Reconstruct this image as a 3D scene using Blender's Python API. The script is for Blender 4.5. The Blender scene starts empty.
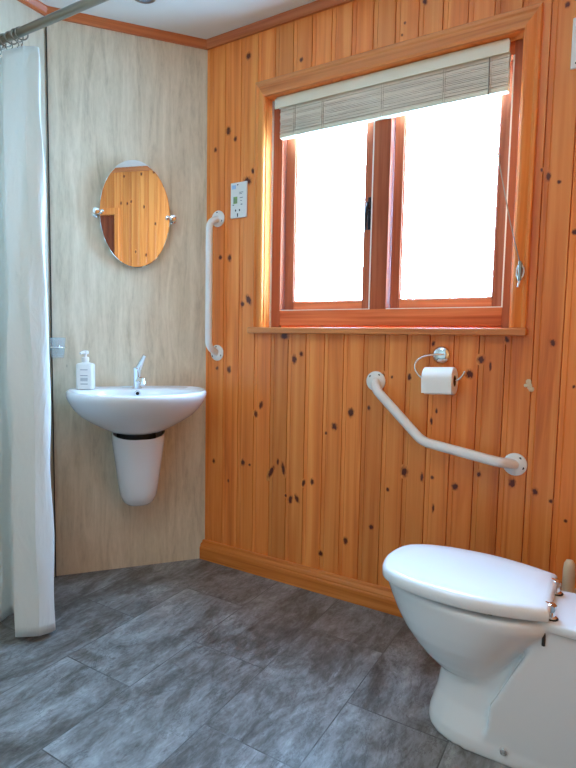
import bpy, bmesh, math, random
from mathutils import Vector, Matrix
from math import sin, cos, pi, radians
random.seed(7)
scene = bpy.context.scene
COL = scene.collection

# ------------------------------------------------------------------ helpers
class MB:
    """collects verts / faces of ONE mesh"""
    def __init__(s):
        s.v = []; s.f = []; s.m = []; s.tone = []; s.uv = {}; s.flat = set()
    def add(s, verts, faces, mi=0, tone=0.0, flat=False, uv=None):
        b = len(s.v); s.v += [tuple(p) for p in verts]
        for f in faces:
            if uv is not None: s.uv[len(s.f)] = [uv[i] for i in f]
            if flat: s.flat.add(len(s.f))
            s.f.append([b + i for i in f]); s.m.append(mi); s.tone.append(tone)
        return s
    def box(s, x0, x1, y0, y1, z0, z1, mi=0, tone=0.0):
        v = [(x, y, z) for z in (z0, z1) for y in (y0, y1) for x in (x0, x1)]
        return s.add(v, [(0, 2, 3, 1), (4, 5, 7, 6), (0, 1, 5, 4), (2, 6, 7, 3), (0, 4, 6, 2), (1, 3, 7, 5)], mi, tone, True)
    def loft(s, rings, cap0=True, cap1=True, mi=0, closed=True):
        n = len(rings[0]); v = [p for r in rings for p in r]; f = []
        for i in range(len(rings) - 1):
            for j in range(n if closed else n - 1):
                k = (j + 1) % n
                f.append((i * n + j, i * n + k, (i + 1) * n + k, (i + 1) * n + j))
        if cap0: f.append(tuple(reversed(range(n))))
        if cap1: f.append(tuple((len(rings) - 1) * n + j for j in range(n)))
        return s.add(v, f, mi)
    def tube(s, path, r, n=14, cap=True, mi=0):
        path = [Vector(p) for p in path]; rings = []
        rr = r if isinstance(r, (list, tuple)) else [r] * len(path)
        t0 = (path[1] - path[0]).normalized()
        ref = Vector((0, 0, 1)) if abs(t0.z) < .9 else Vector((1, 0, 0))
        a = t0.cross(ref).normalized()
        for i, p in enumerate(path):
            if i == 0: t = path[1] - path[0]
            elif i == len(path) - 1: t = path[-1] - path[-2]
            else: t = (path[i + 1] - path[i]).normalized() + (path[i] - path[i - 1]).normalized()
            t.normalize(); a = (a - t * a.dot(t)).normalized(); b = t.cross(a)
            rings.append([p + (a * cos(2 * pi * k / n) + b * sin(2 * pi * k / n)) * rr[i] for k in range(n)])
        return s.loft(rings, cap, cap, mi)
    def lathe(s, prof, origin=(0, 0, 0), axis='Z', n=28, mi=0):
        """prof: (radius, height) list from bottom to top"""
        o = Vector(origin); rings = []
        for r, h in prof:
            ring = []
            for k in range(n):
                a = 2 * pi * k / n; c, d = max(r, 1e-5) * cos(a), max(r, 1e-5) * sin(a)
                if axis == 'Z': p = Vector((c, d, h))
                elif axis == 'Y': p = Vector((d, h, c))
                elif axis == '-Y': p = Vector((c, -h, d))
                else: p = Vector((h, c, d))
                ring.append(o + p)
            rings.append(ring)
        return s.loft(rings, True, True, mi)
    def prism(s, outline, h0, h1, axis='Z', mi=0):
        def P(a, b, h):
            return (a, b, h) if axis == 'Z' else ((h, a, b) if axis == 'X' else (a, h, b))
        n = len(outline)
        v = [P(a, b, h0) for a, b in outline] + [P(a, b, h1) for a, b in outline]
        f = [tuple(reversed(range(n))), tuple(range(n, 2 * n))] + [(i, (i + 1) % n, n + (i + 1) % n, n + i) for i in range(n)]
        return s.add(v, f, mi, 0, True)
    def build(s, name, mats, parent=None, bevel=0, smooth=True, subs=0, loc=None, rotz=None, weld=False):
        me = bpy.data.meshes.new(name); me.from_pydata(s.v, [], s.f)
        if not isinstance(mats, (list, tuple)): mats = [mats]
        for m in mats: me.materials.append(m)
        for i, p in enumerate(me.polygons):
            p.material_index = s.m[i]; p.use_smooth = smooth
        if any(s.tone):
            at = me.attributes.new('tone', 'FLOAT', 'FACE')
            for i, t in enumerate(s.tone): at.data[i].value = t
        if s.uv:
            u = me.uv_layers.new(name='knot')
            for d in u.data: d.uv = (9, 9)
            for i, p in enumerate(me.polygons):
                if i in s.uv:
                    for li, w in zip(p.loop_indices, s.uv[i]): u.data[li].uv = w
        bm = bmesh.new(); bm.from_mesh(me)
        bmesh.ops.recalc_face_normals(bm, faces=bm.faces)
        bm.to_mesh(me); bm.free()
        o = bpy.data.objects.new(name, me); COL.objects.link(o)
        if parent: o.parent = parent
        if loc is not None: o.location = loc
        if rotz is not None: o.rotation_euler[2] = rotz
        if bevel:
            b = o.modifiers.new('bevel', 'BEVEL'); b.width = bevel; b.segments = 3; b.limit_method = 'ANGLE'; b.angle_limit = radians(40)
            b.harden_normals = False
        if subs:
            b = o.modifiers.new('sub', 'SUBSURF'); b.levels = subs; b.render_levels = subs
        if smooth:
            try: me.set_sharp_from_angle(angle=radians(42))
            except Exception: pass
        return o

def tag(o, label, cat, group=None):
    o['label'] = label; o['category'] = cat
    if group: o['group'] = group
    return o
def struct(o):
    o['kind'] = 'structure'; return o
def thing(name, label, cat, loc=(0, 0, 0), rotz=0, group=None):
    o = bpy.data.objects.new(name, None); COL.objects.link(o); o.empty_display_size = .05
    o.location = loc; o.rotation_euler = (0, 0, rotz)
    return tag(o, label, cat, group)

# ------------------------------------------------------------------ materials
def lin(r, g, b):
    f = lambda c: (c / 255 / 12.92) if c / 255 <= .04045 else ((c / 255 + .055) / 1.055) ** 2.4
    return (f(r), f(g), f(b), 1)
class NT:
    def __init__(s, name):
        s.mat = bpy.data.materials.new(name); s.mat.use_nodes = True
        s.t = s.mat.node_tree; s.n = s.t.nodes; s.l = s.t.links
        s.bsdf = s.n['Principled BSDF']; s.out = s.n['Material Output']
    def new(s, typ, **kw):
        n = s.n.new(typ)
        for k, v in kw.items():
            if k.startswith('i_'): n.inputs[k[2:].replace('_', ' ')].default_value = v
            else: setattr(n, k, v)
        return n
    def link(s, a, b): s.l.new(a, b)
    def math(s, op, a, b=None, clamp=False):
        n = s.n.new('ShaderNodeMath'); n.operation = op; n.use_clamp = clamp
        for i, x in enumerate((a, b)):
            if x is None: continue
            if isinstance(x, (int, float)): n.inputs[i].default_value = x
            else: s.link(x, n.inputs[i])
        return n.outputs[0]
    def mix(s, fac, a, b, blend='MIX'):
        n = s.n.new('ShaderNodeMix'); n.data_type = 'RGBA'; n.blend_type = blend
        for idx, x in ((0, fac), (6, a), (7, b)):
            if isinstance(x, (int, float, tuple)): n.inputs[idx].default_value = x
            else: s.link(x, n.inputs[idx])
        return n.outputs[2]
    def ramp(s, fac, stops):
        n = s.n.new('ShaderNodeValToRGB'); e = n.color_ramp.elements
        while len(e) < len(stops): e.new(.5)
        for el, (p, c) in zip(e, stops): el.position = p; el.color = c
        s.link(fac, n.inputs[0]); return n.outputs[0]
    def coords(s, scale=(1, 1, 1), loc=(0, 0, 0), kind='Object'):
        tc = s.n.new('ShaderNodeTexCoord'); mp = s.n.new('ShaderNodeMapping')
        s.link(tc.outputs[kind], mp.inputs[0]); mp.inputs['Scale'].default_value = scale; mp.inputs['Location'].default_value = loc
        return mp.outputs[0]
    def noise(s, vec, scale=1, detail=4, rough=.5, dist=0, dim='3D', w=None):
        n = s.n.new('ShaderNodeTexNoise'); n.noise_dimensions = dim
        s.link(vec, n.inputs['Vector']); n.inputs['Scale'].default_value = scale; n.inputs['Detail'].default_value = detail
        n.inputs['Roughness'].default_value = rough; n.inputs['Distortion'].default_value = dist
        if w is not None: s.link(w, n.inputs['W'])
        return n.outputs['Fac']
    def bump(s, h, strength=.2, dist=.002):
        b = s.n.new('ShaderNodeBump'); b.inputs['Strength'].default_value = strength; b.inputs['Distance'].default_value = dist
        s.link(h, b.inputs['Height']); s.link(b.outputs[0], s.bsdf.inputs['Normal'])
    def set(s, **kw):
        for k, v in kw.items():
            i = s.bsdf.inputs[k.replace('_', ' ')]
            if isinstance(v, (int, float, tuple)): i.default_value = v
            else: s.link(v, i)

def plain(name, col, rough=.4, metal=0, spec=.5, coat=0, noise=.03):
    t = NT(name); v = t.coords((1, 1, 1))
    n = t.noise(v, 14, 3)
    c2 = tuple(min(1, x * (1 - noise * 2)) for x in col[:3]) + (1,)
    t.set(Base_Color=t.mix(n, col, c2), Roughness=rough, Metallic=metal, Coat_Weight=coat)
    t.bsdf.inputs['Specular IOR Level'].default_value = spec
    return t.mat

def pine(name, light, mid, dark, axis='Z', rough=.38, knots=False, spec=.4, scale=1.0):
    t = NT(name)
    s = {'Z': (26, 26, .9), 'X': (1.1, 34, 34), 'Y': (34, 1.1, 34)}[axis]
    s2 = {'Z': (95, 95, 2.2), 'X': (2.2, 95, 95), 'Y': (95, 2.2, 95)}[axis]
    at = t.new('ShaderNodeAttribute', attribute_name='tone')
    base = t.coords(tuple(a * scale for a in s)); fine = t.coords(tuple(a * scale for a in s2))
    off = t.new('ShaderNodeVectorMath', operation='ADD'); t.link(base, off.inputs[0])
    mul = t.new('ShaderNodeVectorMath', operation='SCALE'); mul.inputs[0].default_value = (17.3, 5.1, 31.7)
    t.link(at.outputs['Fac'], mul.inputs['Scale']); t.link(mul.outputs[0], off.inputs[1])
    a = t.noise(off.outputs[0], 1.0, 4, .55, .9)
    b = t.noise(fine, 1.0, 3, .6, .3)
    f = t.math('ADD', t.math('MULTIPLY', a, .8), t.math('MULTIPLY', b, .2))
    c = t.ramp(f, [(.30, dark), (.46, mid), (.64, light)])
    # every board has its own tone
    tn = t.math('SUBTRACT', at.outputs['Fac'], .5 if knots else 0.0)
    br = t.math('ADD', t.math('MULTIPLY', tn, .34), 1.0)
    hs = t.new('ShaderNodeHueSaturation'); t.link(c, hs.inputs['Color']); t.link(br, hs.inputs['Value'])
    c = hs.outputs[0]
    if knots:
        uv = t.new('ShaderNodeUVMap', uv_map='knot')
        ln = t.new('ShaderNodeVectorMath', operation='LENGTH'); t.link(uv.outputs[0], ln.inputs[0])
        wob = t.noise(t.coords((150, 150, 90)), 1, 3)
        rr = t.math('ADD', ln.outputs['Value'], t.math('MULTIPLY', t.math('SUBTRACT', wob, .5), .9))
        mk = t.new('ShaderNodeMapRange', interpolation_type='SMOOTHSTEP')
        t.link(rr, mk.inputs[0]); mk.inputs[1].default_value = .38; mk.inputs[2].default_value = .62
        mk.inputs[3].default_value = 1; mk.inputs[4].default_value = 0
        halo = t.new('ShaderNodeMapRange', interpolation_type='SMOOTHSTEP')
        t.link(rr, halo.inputs[0]); halo.inputs[1].default_value = .45; halo.inputs[2].default_value = .95
        halo.inputs[3].default_value = .75; halo.inputs[4].default_value = 0
        c = t.mix(halo.outputs[0], c, (dark[0] * .7, dark[1] * .6, dark[2] * .6, 1))
        c = t.mix(mk.outputs[0], c, lin(92, 36, 16))
    t.set(Base_Color=c, Roughness=rough); t.bsdf.inputs['Specular IOR Level'].default_value = spec
    t.bump(f, .12, .001)
    return t.mat

P_L, P_M, P_D = lin(243, 155, 79), lin(230, 130, 58), lin(203, 102, 42)
M_wall = pine('pine_boards', P_L, P_M, P_D, 'Z', .36, True)
M_pineX = pine('pine_trim_along_x', lin(225, 146, 84), lin(208, 124, 64), lin(178, 94, 44), 'X', .36)
M_pineZ = pine('pine_trim_upright', P_L, P_M, P_D, 'Z', .36)
M_skirt = pine('pine_skirting', lin(232, 144, 70), lin(214, 120, 48), lin(180, 88, 32), 'X', .33)
M_corn = pine('stained_cornice', lin(206, 120, 70), lin(188, 100, 52), lin(152, 72, 34), 'X', .4)
F_L, F_M, F_D = lin(196, 116, 82), lin(170, 92, 62), lin(136, 68, 46)
M_frameZ = pine('red_stained_wood_upright', F_L, F_M, F_D, 'Z', .5, spec=.12)
M_frameX_lit = pine('red_stained_wood_along_x_lit', lin(224, 132, 86), lin(204, 108, 66), lin(170, 80, 48), 'X', .5, spec=.12)  # same stain, lighter than the uprights: light on the bottom rail painted in
M_door = pine('dark_door_wood', lin(150, 70, 34), lin(122, 50, 24), lin(84, 30, 14), 'Z', .4)

def travertine(name, a, b, c, sc=1.0):
    t = NT(name)
    n1 = t.noise(t.coords((24 * sc, 24 * sc, 2.6)), 1, 8, .68, .8)
    n2 = t.noise(t.coords((110, 110, 26)), 1, 6, .7)
    n3 = t.noise(t.coords((5, 5, .8)), 1, 2)
    f = t.math('ADD', t.math('ADD', t.math('MULTIPLY', n1, .6), t.math('MULTIPLY', n2, .22)), t.math('MULTIPLY', n3, .18))
    col = t.ramp(f, [(.32, c), (.48, b), (.64, a)])
    # small pits
    v = t.new('ShaderNodeTexVoronoi', feature='F1'); t.link(t.coords((26, 26, 9)), v.inputs['Vector']); v.inputs['Scale'].default_value = 1
    pit = t.math('LESS_THAN', v.outputs['Distance'], t.math('MULTIPLY', t.math('SUBTRACT', t.noise(t.coords((9, 9, 3)), 1, 2), .52), .5))
    col = t.mix(t.math('MULTIPLY', pit, .45), col, (c[0] * .55, c[1] * .5, c[2] * .45, 1))
    t.set(Base_Color=col, Roughness=.42); t.bsdf.inputs['Specular IOR Level'].default_value = .35
    return t.mat
M_trav = travertine('travertine_panel', lin(235, 221, 197), lin(215, 200, 173), lin(178, 161, 133))
M_shower = travertine('pale_shower_panel', lin(214, 206, 184), lin(204, 194, 170), lin(184, 172, 146), .8)

def slate():
    t = NT('slate_vinyl_tiles')
    tc = t.new('ShaderNodeTexCoord'); sep = t.new('ShaderNodeSeparateXYZ'); t.link(tc.outputs['Object'], sep.inputs[0])
    cmb = t.new('ShaderNodeCombineXYZ')
    t.link(t.math('ADD', sep.outputs[1], .825 + .278 + .556 * 8), cmb.inputs[0]); t.link(t.math('ADD', sep.outputs[0], -.149 + .278 * 10), cmb.inputs[1])
    br = t.new('ShaderNodeTexBrick', offset=.5, offset_frequency=2, squash=1)
    t.link(cmb.outputs[0], br.inputs['Vector'])
    for k, v in (('Color1', (0, 0, 0, 1)), ('Color2', (1, 1, 1, 1)), ('Mortar', (.5, .5, .5, 1)), ('Scale', 1), ('Mortar Size', .0019),
                 ('Mortar Smooth', .1), ('Bias', 0), ('Brick Width', .556), ('Row Height', .278)):
        br.inputs[k].default_value = v
    idn = t.new('ShaderNodeSeparateColor'); t.link(br.outputs['Color'], idn.inputs[0])
    w = t.math('MULTIPLY', idn.outputs[0], 23.0)
    # veins drift diagonally over each tile
    rot = t.new('ShaderNodeMapping'); t.link(tc.outputs['Object'], rot.inputs[0]); rot.inputs['Rotation'].default_value = (0, 0, radians(38)); rot.inputs['Scale'].default_value = (6.5, 3.2, 3)
    rot2 = t.new('ShaderNodeMapping'); t.link(tc.outputs['Object'], rot2.inputs[0]); rot2.inputs['Rotation'].default_value = (0, 0, radians(20)); rot2.inputs['Scale'].default_value = (64, 24, 10)
    a = t.noise(rot.outputs[0], 1, 7, .66, 1.2, '4D', w)
    b = t.noise(rot2.outputs[0], 1, 6, .7, .8, '4D', w)
    f = t.math('ADD', t.math('MULTIPLY', a, .66), t.math('MULTIPLY', b, .34))
    col = t.ramp(f, [(.34, lin(56, 51, 47)), (.45, lin(100, 98, 95)), (.55, lin(138, 140, 141)), (.68, lin(180, 184, 186))])
    rg = t.noise(rot.outputs[0], .8, 8, .7, 2.2, '4D', w)
    rid = t.math('ABSOLUTE', t.math('SUBTRACT', rg, .5))
    crack = t.new('ShaderNodeMapRange'); t.link(rid, crack.inputs[0]); crack.inputs[1].default_value = 0; crack.inputs[2].default_value = .012
    crack.inputs[3].default_value = .55; crack.inputs[4].default_value = 0
    col = t.mix(crack.outputs[0], col, lin(56, 55, 54))
    col = t.mix(t.math('MULTIPLY', br.outputs['Fac'], .58), col, lin(62, 62, 62))
    h = t.math('SUBTRACT', f, t.math('MULTIPLY', br.outputs['Fac'], .5))
    t.set(Base_Color=col, Roughness=t.math('ADD', t.math('MULTIPLY', b, .25), .26)); t.bsdf.inputs['Specular IOR Level'].default_value = .5
    t.bump(h, .35, .004)
    return t.mat
M_floor = slate()

M_ceil = plain('white_ceiling_paint', lin(222, 217, 206), .9, spec=.2)
M_ceramic = plain('white_glazed_ceramic', lin(236, 238, 240), .12, spec=.5, coat=.3, noise=.005)
M_lid = plain('white_gloss_plastic', lin(240, 242, 244), .18, spec=.5, noise=.004)
M_whitemetal = plain('white_coated_metal', lin(238, 236, 232), .28, noise=.01)
M_whiteplastic = plain('white_plastic', lin(232, 230, 224), .35, noise=.01)
M_chrome = plain('chrome', (.82, .83, .84, 1), .08, 1, noise=.01)
M_steel = plain('dull_steel', lin(150, 146, 136), .32, 1, noise=.05)
M_dark = plain('black_rubber_and_gap_shade', lin(24, 24, 26), .6)
M_screw = plain('dark_screw_metal', lin(70, 68, 66), .45, .6)
M_grey = plain('grey_print', lin(120, 126, 132), .6)
M_green = plain('green_print', lin(140, 176, 96), .6)
M_bluep = plain('blue_sticker', lin(170, 200, 232), .5)
M_paper = plain('toilet_paper', lin(244, 242, 238), .95, spec=.1)
M_card = plain('cardboard', lin(110, 88, 66), .9, spec=.1)
M_cream = plain('cream_plastic', lin(226, 208, 176), .4)
M_valance = plain('cream_painted_wood', lin(232, 222, 196), .45, noise=.03)
M_caulk = plain('white_seal', lin(246, 240, 230), .5, noise=.01)
M_cord = plain('beige_cord', lin(150, 138, 122), .8)
M_seam = plain('dark_joint', lin(34, 32, 28), .6)
M_filler = plain('pale_filler', lin(232, 206, 170), .9, spec=.1, noise=.1)
M_bronze = plain('dark_bronze', lin(40, 36, 40), .35, .7)
def slats_mat():
    t = NT('whitewashed_slats'); n = t.noise(t.coords((3, 60, 60)), 1, 4, .6)
    t.set(Base_Color=t.ramp(n, [(.35, lin(198, 180, 158)), (.65, lin(230, 214, 192))]), Roughness=.5); return t.mat
M_slat = slats_mat()
def fabric():
    t = NT('white_curtain_fabric'); v = t.coords((1, 1, 1))
    n = t.noise(t.coords((300, 300, 300)), 1, 2); t.set(Base_Color=lin(240, 241, 238), Roughness=.75)
    t.bsdf.inputs['Specular IOR Level'].default_value = .3
    wr = t.noise(t.coords((14, 14, 5)), 1, 5, .6, 1.0); t.bump(wr, .5, .02)
    tr = t.new('ShaderNodeBsdfTranslucent'); tr.inputs[0].default_value = lin(240, 242, 238)
    mx = t.new('ShaderNodeMixShader'); mx.inputs[0].default_value = .25
    t.link(t.bsdf.outputs[0], mx.inputs[1]); t.link(tr.outputs[0], mx.inputs[2]); t.link(mx.outputs[0], t.out.inputs[0]); return t.mat
M_fabric = fabric()
def pane_mat(name, tint, refl=1.0):
    t = NT(name); tr = t.new('ShaderNodeBsdfTransparent'); tr.inputs[0].default_value = tint
    gl = t.new('ShaderNodeBsdfGlossy'); gl.inputs['Roughness'].default_value = .02
    fr = t.new('ShaderNodeFresnel'); fr.inputs[0].default_value = 1.45
    mx = t.new('ShaderNodeMixShader'); t.link(t.math('MULTIPLY', fr.outputs[0], refl), mx.inputs[0])
    t.link(tr.outputs[0], mx.inputs[1]); t.link(gl.outputs[0], mx.inputs[2]); t.link(mx.outputs[0], t.out.inputs[0]); return t.mat
M_pane = pane_mat('window_glass', (.97, .99, .98, 1), .6)
def frosted():
    t = NT('frosted_tumbler'); t.set(Base_Color=lin(226, 230, 232), Roughness=.25)
    tr = t.new('ShaderNodeBsdfTransparent'); tr.inputs[0].default_value = (.93, .95, .96, 1)
    mx = t.new('ShaderNodeMixShader'); mx.inputs[0].default_value = .84
    t.link(t.bsdf.outputs[0], mx.inputs[1]); t.link(tr.outputs[0], mx.inputs[2]); t.link(mx.outputs[0], t.out.inputs[0]); return t.mat
M_tumbler = frosted()
def mirror_mat():
    t = NT('mirror_silver'); t.set(Base_Color=(.9, .9, .89, 1), Metallic=1.0, Roughness=.015); return t.mat
M_mirror = mirror_mat()
def fill_lamp_mat():
    t = NT('fill_lamp_diffuser'); t.set(Base_Color=(.9, .9, .88, 1), Emission_Color=(1.0, .96, .90, 1), Emission_Strength=2.0); return t.mat
M_fill_lamp = fill_lamp_mat()

# ------------------------------------------------------------------ room numbers
CEIL = 2.2545
PA = 2.25; POX = .016
PD = Vector((cos(PA), -sin(PA), 0)); PN = Vector((sin(PA), cos(PA), 0))
PLEN = .628
PROT = math.atan2(-PD.y, -PD.x)
SX = POX + PD.x * PLEN; SY = PD.y * PLEN          # corner of basin wall and shower wall
RX = 1.75; REAR = -2.75
def onpanel(t, z=0, off=0):
    p = PD * (t + .008) + PN * off; return (p.x + POX, p.y, z)

# floor / ceiling
fl = MB(); out = [(0, .0), (RX, 0), (RX, REAR), (SX, REAR), (SX, SY)]
fl.prism([(-.0, .14), (RX + .1, .14), (RX + .1, REAR - .1), (SX - .1, REAR - .1), (SX - .1, SY + .06), (-.12, .14)], -.06, 0)
struct(fl.build('floor', M_floor, smooth=False))
cl = MB(); cl.prism([(-.0, .14), (RX + .1, .14), (RX + .1, REAR - .1), (SX - .1, REAR - .1), (SX - .1, SY + .06), (-.12, .14)], CEIL, CEIL + .06)
struct(cl.build('ceiling', M_ceil, smooth=False))

# ------------------------------------------------------------------ boarded walls
PITCH = .0822; GX = .113
def boards(mb, x0, x1, z0, z1, holes=(), gx=GX, pitch=PITCH, seed=1, tones={}):
    """tongue and groove boards with a v joint and a bead line, front at y=0"""
    rnd = random.Random(seed)
    k0 = int(math.floor((x0 - gx) / pitch)) - 1; k1 = int(math.ceil((x1 - gx) / pitch)) + 1
    for k in range(k0, k1):
        g = gx + k * pitch
        tone = tones.get(k, rnd.uniform(.1, .9)) or .01
        prof = [(g, .0068), (g + .0020, 0.0), (g + .0155, 0), (g + .0172, .0016), (g + .0189, 0), (g + pitch - .0018, 0), (g + pitch, .0068)]
        cuts = sorted({x0, x1} | {h for H in holes for h in H[:2]})
        pts = []
        for (xa, ya), (xb, yb) in zip(prof, prof[1:]):
            pts.append((xa, ya))
            for c in cuts:
                if xa < c < xb: pts.append((c, ya + (yb - ya) * (c - xa) / (xb - xa)))
        pts.append(prof[-1])
        for (xa, ya), (xb, yb) in zip(pts, pts[1:]):
            if xb <= x0 + 1e-6 or xa >= x1 - 1e-6: continue
            zs = [(z0, z1)]
            for (ha, hb, hz0, hz1) in holes:
                if xa >= ha - 1e-6 and xb <= hb + 1e-6:
                    zs = [(a, b) for a, b in ((z0, hz0), (hz1, z1)) if b - a > 1e-6]
            for a, b in zs:
                mb.add([(xa, ya, a), (xb, yb, a), (xb, yb, b), (xa, ya, b)], [(0, 1, 2, 3)], 0, tone, True)
def knot(mb, x, z, rx, rz, ang=0.0, tone=.5, seed=0):
    n = 20; v = [(x, -.0004, z)]; uv = [(0, 0)]
    for i in range(n):
        a = 2 * pi * i / n; c, s = cos(a), sin(a)
        dx, dz = c * rx * 1.4, s * rz * 1.4
        v.append((x + dx * cos(ang) - dz * sin(ang), -.0004, z + dx * sin(ang) + dz * cos(ang))); uv.append((c, s))
    mb.add(v, [(0, i + 1, (i + 1) % n + 1) for i in range(n)], 0, tone, True, uv)

WX0, WX1, WZ0, WZ1 = .30, 1.292, 1.03, 2.0
wb = MB()
TONES = {}
boards(wb, -.01, RX, 0, CEIL, [(WX0, WX1, WZ0, WZ1)], seed=5)
for (a, b, c, d) in ((-.12, WX0, 0, CEIL), (WX1, RX + .1, 0, CEIL), (WX0, WX1, 0, WZ0), (WX0, WX1, WZ1, CEIL)):
    wb.box(a, b, .007, .13, c, d)
KN = [(0.0806, 0.8734, 0.0083, 0.0088, 0), (0.1454, 0.8701, 0.0119, 0.0173, -0.1), (0.3152, 0.7289, 0.0101, 0.019, -0.3), (0.2894, 0.6891, 0.0102, 0.017, 0.2), (0.4227, 1.0182, 0.0189, 0.0161, 0), (0.4721, 0.926, 0.0116, 0.02, 0.1), (0.5044, 0.9478, 0.01, 0.0119, 0), (0.7255, 0.7322, 0.014, 0.0191, 0), (0.6577, 0.6718, 0.0137, 0.0156, 0.3), (0.7975, 0.7553, 0.0071, 0.0112, 0), (0.8491, 0.8772, 0.0069, 0.0146, 0), (0.8836, 0.8753, 0.0045, 0.0054, 0), (0.9482, 0.8786, 0.008, 0.0142, 0), (1.0292, 0.9973, 0.0062, 0.0121, 0), (1.1543, 0.8981, 0.0143, 0.0161, 0), (1.1897, 0.949, 0.0127, 0.0152, 0), (1.0494, 0.7662, 0.0045, 0.0105, 0), (1.0327, 0.7284, 0.0053, 0.0141, 0), (1.2671, 1.0147, 0.0079, 0.0129, 0.3), (1.4008, 1.0074, 0.0101, 0.0118, 0.3), (1.2198, 0.927, 0.0045, 0.0164, 0), (1.4654, 0.8747, 0.0045, 0.0061, 0), (0.0657, 0.4575, 0.0085, 0.0113, 0), (0.1472, 0.3802, 0.006, 0.009, 0), (0.225, 0.4721, 0.0116, 0.0153, 0), (0.2598, 0.4672, 0.0068, 0.0065, 0), (0.3707, 0.4527, 0.0109, 0.0339, -0.45), (0.4296, 0.4724, 0.0096, 0.0292, 0.2), (0.4024, 0.4981, 0.0068, 0.0147, 0), (0.4658, 0.3508, 0.0105, 0.0188, -0.2), (0.4969, 0.3594, 0.0094, 0.0207, 0.4), (0.443, 0.3637, 0.0058, 0.0084, 0), (0.5261, 0.4287, 0.0083, 0.0164, -0.3), (0.5657, 0.4401, 0.0086, 0.0146, 0), (0.6118, 0.156, 0.0107, 0.0123, 0), (0.7178, 0.2303, 0.0101, 0.0158, 0), (0.8218, 0.306, 0.0092, 0.0123, 0), (0.8817, 0.4598, 0.0065, 0.0097, 0), (0.622, 0.6427, 0.0052, 0.0067, 0), (0.9425, 0.5349, 0.0149, 0.0205, 0), (1.0075, 0.5251, 0.0065, 0.018, 0), (1.0438, 0.5291, 0.007, 0.0071, 0), (1.123, 0.5093, 0.0128, 0.014, 0), (1.2005, 0.5631, 0.0071, 0.0122, 0), (1.0511, 0.4202, 0.0045, 0.0179, 0), (1.306, 0.5496, 0.0121, 0.0172, 0), (1.3747, 0.5322, 0.0104, 0.013, 0), (1.4213, 0.5089, 0.0071, 0.007, 0), (1.4662, 0.4534, 0.0055, 0.0063, 0), (0.2302, 2.1476, 0.0129, 0.0156, 0), (0.1313, 1.8713, 0.0131, 0.0183, 0), (0.1677, 1.8326, 0.0093, 0.0121, 0), (0.0632, 1.8052, 0.0087, 0.0108, 0), (0.232, 1.6537, 0.0227, 0.0161, -0.4), (0.2867, 1.5136, 0.0149, 0.0161, 0), (0.258, 1.6902, 0.008, 0.012, 0.3), (0.0936, 1.3519, 0.0103, 0.0119, 0.2), (0.1432, 1.3462, 0.0112, 0.016, 0), (0.213, 1.1505, 0.0099, 0.0142, 0), (0.2447, 1.1677, 0.0133, 0.0249, 0.5), (0.4779, 2.0727, 0.0089, 0.0096, 0), (0.8871, 2.0942, 0.005, 0.0053, 0), (0.8778, 2.0574, 0.0045, 0.0053, 0), (0.954, 2.1439, 0.0089, 0.0129, 0.4), (1.362, 1.5152, 0.0084, 0.015, 0), (1.393, 1.4953, 0.0066, 0.0066, 0.3), (1.3422, 1.538, 0.0045, 0.0066, 0), (1.4438, 1.3418, 0.0091, 0.0101, 0), (1.3879, 2.0083, 0.008, 0.0103, 0)]
for x, z, rx, rz, ang in KN:
    k = math.floor((x - GX) / PITCH)
    rnd = random.Random(5); k0 = int(math.floor((-.01 - GX) / PITCH)) - 1
    tn = [rnd.uniform(.1, .9) for _ in range(40)][k - k0]
    knot(wb, x, z, rx, rz, ang, tn)
struct(wb.build('wall_back', M_wall, smooth=False))

rb = MB()     # right wall, local frame: x runs towards -y in the room, room side is local -y
boards(rb, 0, -REAR, 0, CEIL, [(1.745, 2.55, 0, 1.93)], gx=.05, seed=11)
for (a, b, c, d) in ((-.1, 1.745, 0, CEIL), (2.55, -REAR + .1, 0, CEIL), (1.745, 2.55, 1.93, CEIL)):
    rb.box(a, b, .007, .1, c, d)
rnd = random.Random(3)
for k in range(30):
    i = rnd.randint(2, 30); x = .05 + PITCH * i + rnd.uniform(.025, .06)
    z = rnd.uniform(1.3, 2.2) if k < 20 else rnd.uniform(.1, 1.2)
    if 1.1 < x < 2.6 and z > 1.3 or (1.6 < x < 2.6): continue
    knot(rb, x, z, rnd.uniform(.006, .011), rnd.uniform(.008, .016))
for x, z in ((1.71, 1.98), (1.65, 1.975), (1.613, 1.99), (1.49, 1.945), (1.385, 1.81), (1.68, 2.19), (1.40, 2.21), (1.47, 1.565), (1.57, 1.59), (1.517, 2.20)):
    knot(rb, x, z, .010, .015)
struct(rb.build('wall_right', M_wall, smooth=False, loc=(RX, 0, 0), rotz=-pi / 2))

pw = MB(); pw.box(-PLEN - .02, .0, 0, .06, 0, CEIL)
struct(pw.build('wall_left', M_trav, smooth=False, loc=(POX, 0, 0), rotz=PROT))
sw = MB(); sw.box(SX - .1, SX, REAR - .1, SY + .02, 0, CEIL)
struct(sw.build('wall_shower', M_shower, smooth=False))
rw = MB(); rw.box(SX - .1, RX + .1, REAR - .1, REAR, 0, CEIL)
struct(rw.build('wall_rear', M_shower, smooth=False))
js = MB(); js.box(-.0018, .0018, -.004, .004, 0.0, CEIL - .03)
struct(js.build('trim_4', M_seam, smooth=False, loc=(SX + .004, SY - .002, 0), rotz=PROT))

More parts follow.
